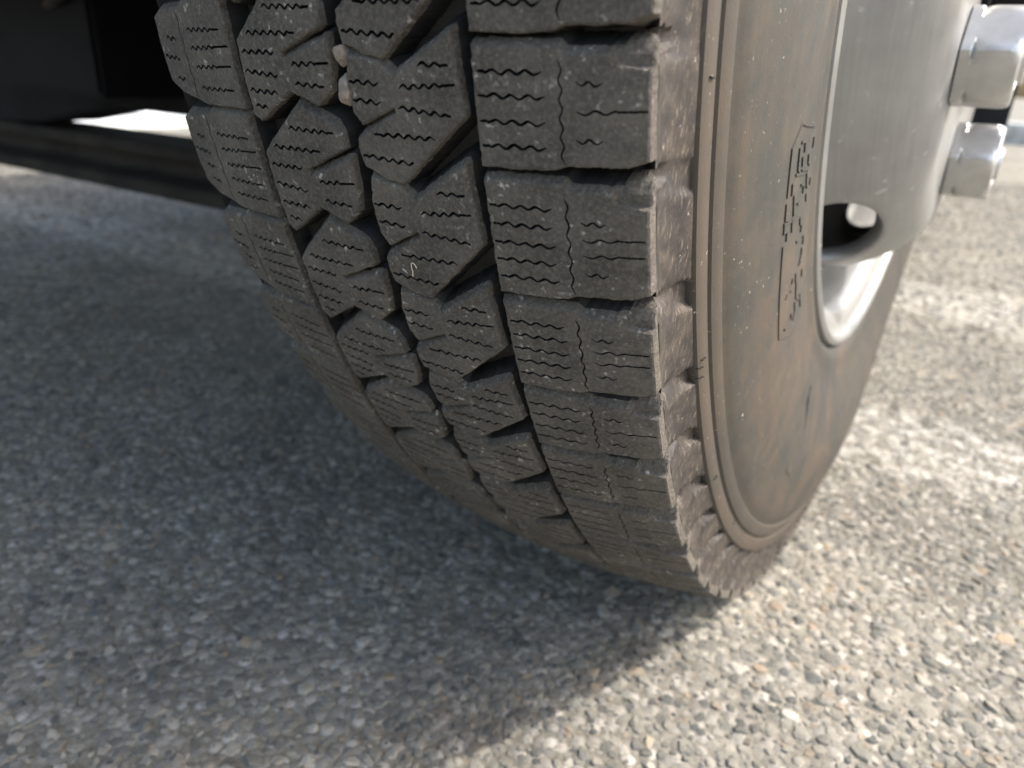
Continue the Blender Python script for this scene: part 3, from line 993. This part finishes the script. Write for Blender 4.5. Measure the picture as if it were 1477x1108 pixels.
disc.location = (0, 0, ZC)

def nut_parts(t_deg, twist):
    t = math.radians(t_deg); rc = 0.11113
    cy, cz = -rc * math.cos(t), -rc * math.sin(t)
    bm = bmesh.new()
    AF = 0.0385; Rc = AF / math.sqrt(3); H0, H1 = 0.0045, 0.0225
    # hexagon with rounded chamfers at both ends
    def ring(x, fn, n=72):
        vs = []
        for i in range(n):
            a = 2 * math.pi * i / n
            aa = ((a + math.pi / 6) % (math.pi / 3)) - math.pi / 6
            hexr = (AF / 2) / math.cos(aa)
            rr = min(hexr, Rc * 0.985, fn)
            vs.append(bm.verts.new((x, rr * math.cos(a + twist), rr * math.sin(a + twist))))
        return vs
    specs = [(H0 - 0.0042, 0.0222), (H0 - 0.0022, 0.0226), (H0 - 0.0006, 0.0223), (H0, 0.0212), (H0 + 0.0006, AF / 2 + 0.0007), (H0 + 0.0022, AF / 2 + 0.0018),
             (H0 + 0.0045, 1), (H1 - 0.0040, 1), (H1 - 0.0022, AF / 2 + 0.0016), (H1 - 0.0007, AF / 2 + 0.0003), (H1, AF / 2 - 0.0008), (H1 + 0.0001, 0.0125), (H1 - 0.002, 0.0108)]
    rs = [ring(x, f) for x, f in specs]
    for a, b in zip(rs[:-1], rs[1:]):
        for i in range(72):
            j = (i + 1) % 72
            f = bm.faces.new((a[i], a[j], b[j], b[i]))
    bmesh.ops.recalc_face_normals(bm, faces=bm.faces)
    me = bpy.data.meshes.new('lug_nut'); bm.to_mesh(me); bm.free()
    me.materials.append(MT['nut'])
    me.polygons.foreach_set('use_smooth', [True] * len(me.polygons))
    try: me.set_sharp_from_angle(angle=math.radians(22))
    except Exception: pass
    return me, (0.0345, cy, cz)
stud_prof = [(0.0, 0.0099), (0.0215, 0.0099), (0.0225, 0.0088), (0.0245, 0.0082), (0.0247, 0.0)]
for i, td in enumerate([33.5, 93.0, 153.0, 213.0, 273.0, 333.0]):
    tw = {0: math.radians(24), 1: math.radians(22)}.get(i, math.radians(15 * i))
    me, loc = nut_parts(td, tw)
    o = bpy.data.objects.new('lug_nut', me); COL.objects.link(o); o.parent = disc; o.location = loc
    st = lathe('wheel_stud', stud_prof, MT['nut'], disc, n=32); st.location = loc
hub_prof = [(-0.05, 0.0775), (0.0375, 0.0775), (0.0375, 0.062), (0.052, 0.058), (0.060, 0.052), (0.0615, 0.02), (0.0615, 0.0)]
hub = lathe('hub', hub_prof, MT['frame'], truck, n=72); hub.location = (0, 0, ZC)
drum_prof = [(-0.07, 0.07), (-0.07, 0.120), (-0.08, 0.130), (-0.135, 0.135), (-0.140, 0.193), (-0.146, 0.193), (-0.147, 0.05)]  # wide rear flange added to block sun coming through the hand holes
drum = lathe('brake_drum', drum_prof, MT['drum'], truck, n=96); drum.location = (0, 0, ZC)

# ------------------------------------------------------------------ chassis
def extrude_x(name, poly, x0, x1, material, parent, bev=0.0):
    bm = bmesh.new()
    a = [bm.verts.new((x0, y, z)) for y, z in poly]; b = [bm.verts.new((x1, y, z)) for y, z in poly]
    bm.faces.new(a[::-1]); bm.faces.new(b)
    n = len(poly)
    for i in range(n):
        bm.faces.new((a[i], a[(i + 1) % n], b[(i + 1) % n], b[i]))
    bmesh.ops.recalc_face_normals(bm, faces=bm.faces)
    if bev:
        bmesh.ops.bevel(bm, geom=[e for e in bm.edges], offset=bev, segments=2, affect='EDGES')
    me = bpy.data.meshes.new(name); bm.to_mesh(me); bm.free()
    me.materials.append(material)
    o = bpy.data.objects.new(name, me); COL.objects.link(o); o.parent = parent
    return o
# forged I-beam axle, bottom 0.146 m, top 0.198 m
AX0, AX1 = -1.66, -0.30
extrude_x('front_axle', [(-0.040, 0.146), (0.040, 0.146), (0.040, 0.160), (0.012, 0.166), (0.012, 0.182), (0.038, 0.187), (0.038, 0.1985), (-0.038, 0.1985), (-0.038, 0.187), (-0.012, 0.182), (-0.012, 0.166), (-0.040, 0.160)], AX0, AX1, MT['axle'], truck, 0.002)
for xs in (-0.30, -1.66):
    e = -1 if xs < -1 else 1
    bevel_box('axle_end', (min(xs, xs + e * 0.12), -0.05, 0.15), (max(xs, xs + e * 0.12), 0.05, 0.46), MT['axle'], truck, 0.01)
# sump and cross member above the axle: lower edge rises then runs level
o = extrude_x('oil_pan', [(-0.12, 0.246), (0.07, 0.246), (0.12, 0.30), (0.12, 0.52), (-0.12, 0.52)], -0.79, -0.60, MT['frame'], truck, 0.004)
bm = bmesh.new()
pr_ = [(-1.30, 0.186), (-1.0, 0.196), (-0.88, 0.2045), (-0.735, 0.2290), (-0.30, 0.2300), (-0.30, 0.31), (-1.30, 0.31)]
a = [bm.verts.new((x, -0.035, z)) for x, z in pr_]; b = [bm.verts.new((x, 0.035, z)) for x, z in pr_]
bm.faces.new(a); bm.faces.new(b[::-1])
for i in range(len(pr_)):
    bm.faces.new((a[i], b[i], b[(i + 1) % len(pr_)], a[(i + 1) % len(pr_)]))
bmesh.ops.recalc_face_normals(bm, faces=bm.faces)
bmesh.ops.bevel(bm, geom=bm.edges[:], offset=0.003, segments=2, affect='EDGES')
me = bpy.data.meshes.new('cross_member'); bm.to_mesh(me); bm.free(); me.materials.append(MT['frame'])
o = bpy.data.objects.new('cross_member', me); COL.objects.link(o); o.parent = truck
for x in (-0.44, -1.20):
    bevel_box('frame_rail', (x - 0.03, -0.50, 0.42), (x + 0.03, 4.6, 0.56), MT['frame'], truck, 0.006)
    for j, (hl, z) in enumerate(((0.60, 0.345), (0.48, 0.332), (0.34, 0.319))):
        pts = []
        n = 24
        for i in range(n + 1):
            y = -hl + 2 * hl * i / n; pts.append((y, z + 0.11 * (y / 0.6) ** 2))
        poly = pts + [(y, zz + 0.0105) for y, zz in pts[::-1]]
        extrude_x('leaf_spring', poly, x - 0.032, x + 0.032, MT['axle'], truck)
bevel_box('gearbox', (-1.02, 0.25, 0.30), (-0.66, 1.3, 0.55), MT['frame'], truck, 0.03)
bevel_box('engine', (-1.12, 0.02, 0.42), (-0.58, 0.6, 0.84), MT['frame'], truck, 0.03)
rod = lathe('tie_rod', [(-1.74, 0.0), (-1.74, 0.013), (-0.22, 0.013), (-0.22, 0.0)], MT['axle'], truck, n=20)
rod.location = (0, 0.17, 0.335)
# mud flap behind the wheel
fl_ = bevel_box('mud_flap', (-0.215, 0.515, 0.226), (0.0475, 0.521, 0.62), MT['flap'], truck, 0.002)
# unseen arch panel and cab body, shaped for the shade they cast; load bed
arch = [(-0.54, 0.53), (-0.445, 0.50)]
for i in range(0, 19):
    a = math.pi * i / 18
    arch.append((-0.445 * math.cos(a), 0.50 + 0.30 * math.sin(a)))
arch += [(0.46, 0.50), (0.98, 0.56), (0.98, 1.10), (-0.42, 1.10), (-0.54, 0.8)]
extrude_x('unseen_fender', arch, -0.012, 0.012, MT['paint'], truck, 0.002)
extrude_x('unseen_cab_body', [(-0.42, 0.455), (0.98, 0.455), (0.98, 0.92), (-0.42, 0.92)], -1.25, -0.014, MT['paint'], truck)  # unseen block; height and far edge cut down to let sun past
# mudguard out of view, added over the tyre to block stray sun
def guard(x0, x1):
    vv, ff = [], []
    n = 40
    for i in range(n + 1):
        a = math.radians(-12 - 156 * i / n)          # from just above the front of the tread over the top
        for x, r in ((x0, 0.425), (x1, 0.425), (x1, 0.431), (x0, 0.431)):
            vv.append((x, -r * math.cos(a), -r * math.sin(a)))
    for i in range(n):
        for j in range(4):
            k = (j + 1) % 4
            ff.append((4 * i + j, 4 * i + k, 4 * i + 4 + k, 4 * i + 4 + j))
    ff += [(3, 2, 1, 0), (4 * n, 4 * n + 1, 4 * n + 2, 4 * n + 3)]
    o = mesh_obj('unseen_mudguard', vv, ff, MT['flap'], truck); o.location = (0, 0, ZC); return o
guard(-0.22, 0.005)
bevel_box('load_bed', (-1.30, 1.06, 0.84), (0.03, 4.7, 0.92), MT['paint'], truck, 0.01)
bevel_box('bed_side', (0.0, 1.06, 0.921), (0.03, 4.7, 1.2), MT['paint'], truck, 0.006)
# far front wheel: same tyre seen from its inner side
far = []
ft = bpy.data.objects.new('tyre', None)
far_prof = [(-0.012, 0.206), (0.004, 0.222), (0.0062, 0.238), (0.0101, 0.284), (0.006, 0.3195), (0.0022, 0.3572), (-0.0363, 0.366), (-0.0365, 0.358), (-0.040, 0.358), (-0.0402, 0.367), (-0.072, 0.369),
            (-0.0722, 0.360), (-0.077, 0.360), (-0.0772, 0.369), (-0.1105, 0.367), (-0.1107, 0.358), (-0.114, 0.358), (-0.1142, 0.366), (-0.153, 0.3572), (-0.159, 0.30), (-0.158, 0.25), (-0.150, 0.214)]
ft = lathe('tyre', [(-x, r) for x, r in far_prof], MT['side'], truck, n=120); ft.location = (-1.95, 0, ZC)
fr = lathe('wheel_rim', [(-x, r) for x, r in rim_prof], MT['wheel'], truck, n=96); fr.location = (-1.95, 0, ZC)
fd = lathe('wheel_disc', [(-x, r) for x, r in dp] , MT['wheel'], truck, n=96); fd.location = (-1.95, 0, ZC)

# ------------------------------------------------------------------ pebbles wedged in the tread, a fibre
def pebble(x_mm, s_mm, h_mm, size, label, seed):
    g = np.random.default_rng(seed)
    bm = bmesh.new(); bmesh.ops.create_icosphere(bm, subdivisions=3, radius=1)
    dirs = [Vector(g.normal(0, 1, 3)).normalized() for _ in range(13)]
    lim = [g.uniform(0.62, 0.95) for _ in dirs]
    for v in bm.verts:
        for d, l in zip(dirs, lim):
            q = v.co.dot(d)
            if q > l: v.co -= d * (q - l)
        v.co *= 1 + 0.03 * g.normal()
        v.co = Vector((v.co.x * size[0], v.co.y * size[2], v.co.z * size[1])) / 1000
    me = bpy.data.meshes.new('pebble'); bm.to_mesh(me); bm.free(); me.materials.append(MT['pebble'])
    o = bpy.data.objects.new('pebble', me); COL.objects.link(o)
    a = s_mm / 370.0 - OFF; x = x_mm / 1000; r = rcrown(x) + h_mm / 1000
    o.location = (x, -r * math.cos(a), ZC - r * math.sin(a)); o.rotation_euler = (a, 0.2, 0)
    o['label'] = label; o['category'] = 'pebble'; o['group'] = 'pebbles wedged in the tread'
pebble(-72.9, 190.5, -1.6, (2.4, 3.3, 2.4), 'small tan pebble wedged in the middle tread groove, upper and browner of two', 4)
pebble(-73.6, 198.6, -1.6, (2.3, 4.2, 2.4), 'small pale pebble wedged in the tread groove just under the tan one', 9)
# short curled straw fibre lying on one tread block
pts = [(-63.6, 246.9), (-63.2, 245.4), (-63.2, 243.6), (-63.0, 242.7), (-62.4, 242.4), (-61.8, 242.9), (-61.5, 243.9)]
bm = bmesh.new(); prev = None
for i, (x, s) in enumerate(pts):
    a = s / 370 - OFF; r = rcrown(x / 1000) + 0.00035
    c = Vector((x / 1000, -r * math.cos(a), ZC - r * math.sin(a)))
    p0 = pts[max(i - 1, 0)]; p1 = pts[min(i + 1, len(pts) - 1)]
    d = Vector((p1[0] - p0[0], 0, -(p1[1] - p0[1]))).normalized(); nrm = Vector((0, -1, 0)); side = d.cross(nrm)
    ring = [bm.verts.new(c + (side * math.cos(q) + nrm * math.sin(q)) * 0.00013) for q in np.linspace(0, 2 * math.pi, 6, endpoint=False)]
    if prev:
        for j in range(6): bm.faces.new((prev[j], prev[(j + 1) % 6], ring[(j + 1) % 6], ring[j]))
    else: bm.faces.new(ring[::-1])
    prev = ring
bm.faces.new(prev)
me = bpy.data.meshes.new('straw_fibre'); bm.to_mesh(me); bm.free(); me.materials.append(MT['fibre'])
o = bpy.data.objects.new('straw_fibre', me); COL.objects.link(o)
o['label'] = 'tiny curled straw fibre stuck on a middle tread block'; o['category'] = 'fibre'
# hoses and brackets under the cab
def tube(name, pts, r, material, parent):
    cu = bpy.data.curves.new(name, 'CURVE'); cu.dimensions = '3D'; cu.bevel_depth = r; cu.bevel_resolution = 3
    sp = cu.splines.new('NURBS'); sp.points.add(len(pts) - 1); sp.order_u = 3; sp.use_endpoint_u = True
    for q, p in zip(sp.points, pts): q.co = (*p, 1)
    tmp = bpy.data.objects.new(name, cu); COL.objects.link(tmp)
    dg = bpy.context.evaluated_depsgraph_get()
    me = bpy.data.meshes.new_from_object(tmp.evaluated_get(dg))
    bpy.data.objects.remove(tmp)
    me.materials.clear(); me.materials.append(material)
    o = bpy.data.objects.new(name, me); COL.objects.link(o); o.parent = parent
    return o
tube('brake_hose', [(-0.40, -0.10, 0.50), (-0.45, -0.16, 0.40), (-0.58, -0.14, 0.33), (-0.72, -0.10, 0.31), (-0.80, -0.05, 0.30)], 0.006, MT['axle'], truck)
tube('drag_link', [(-0.34, -0.20, 0.33), (-0.8, -0.20, 0.345), (-1.3, -0.20, 0.36)], 0.014, MT['axle'], truck)
bevel_box('bracket', (-0.93, -0.07, 0.25), (-0.86, -0.02, 0.42), MT['axle'], truck, 0.004)
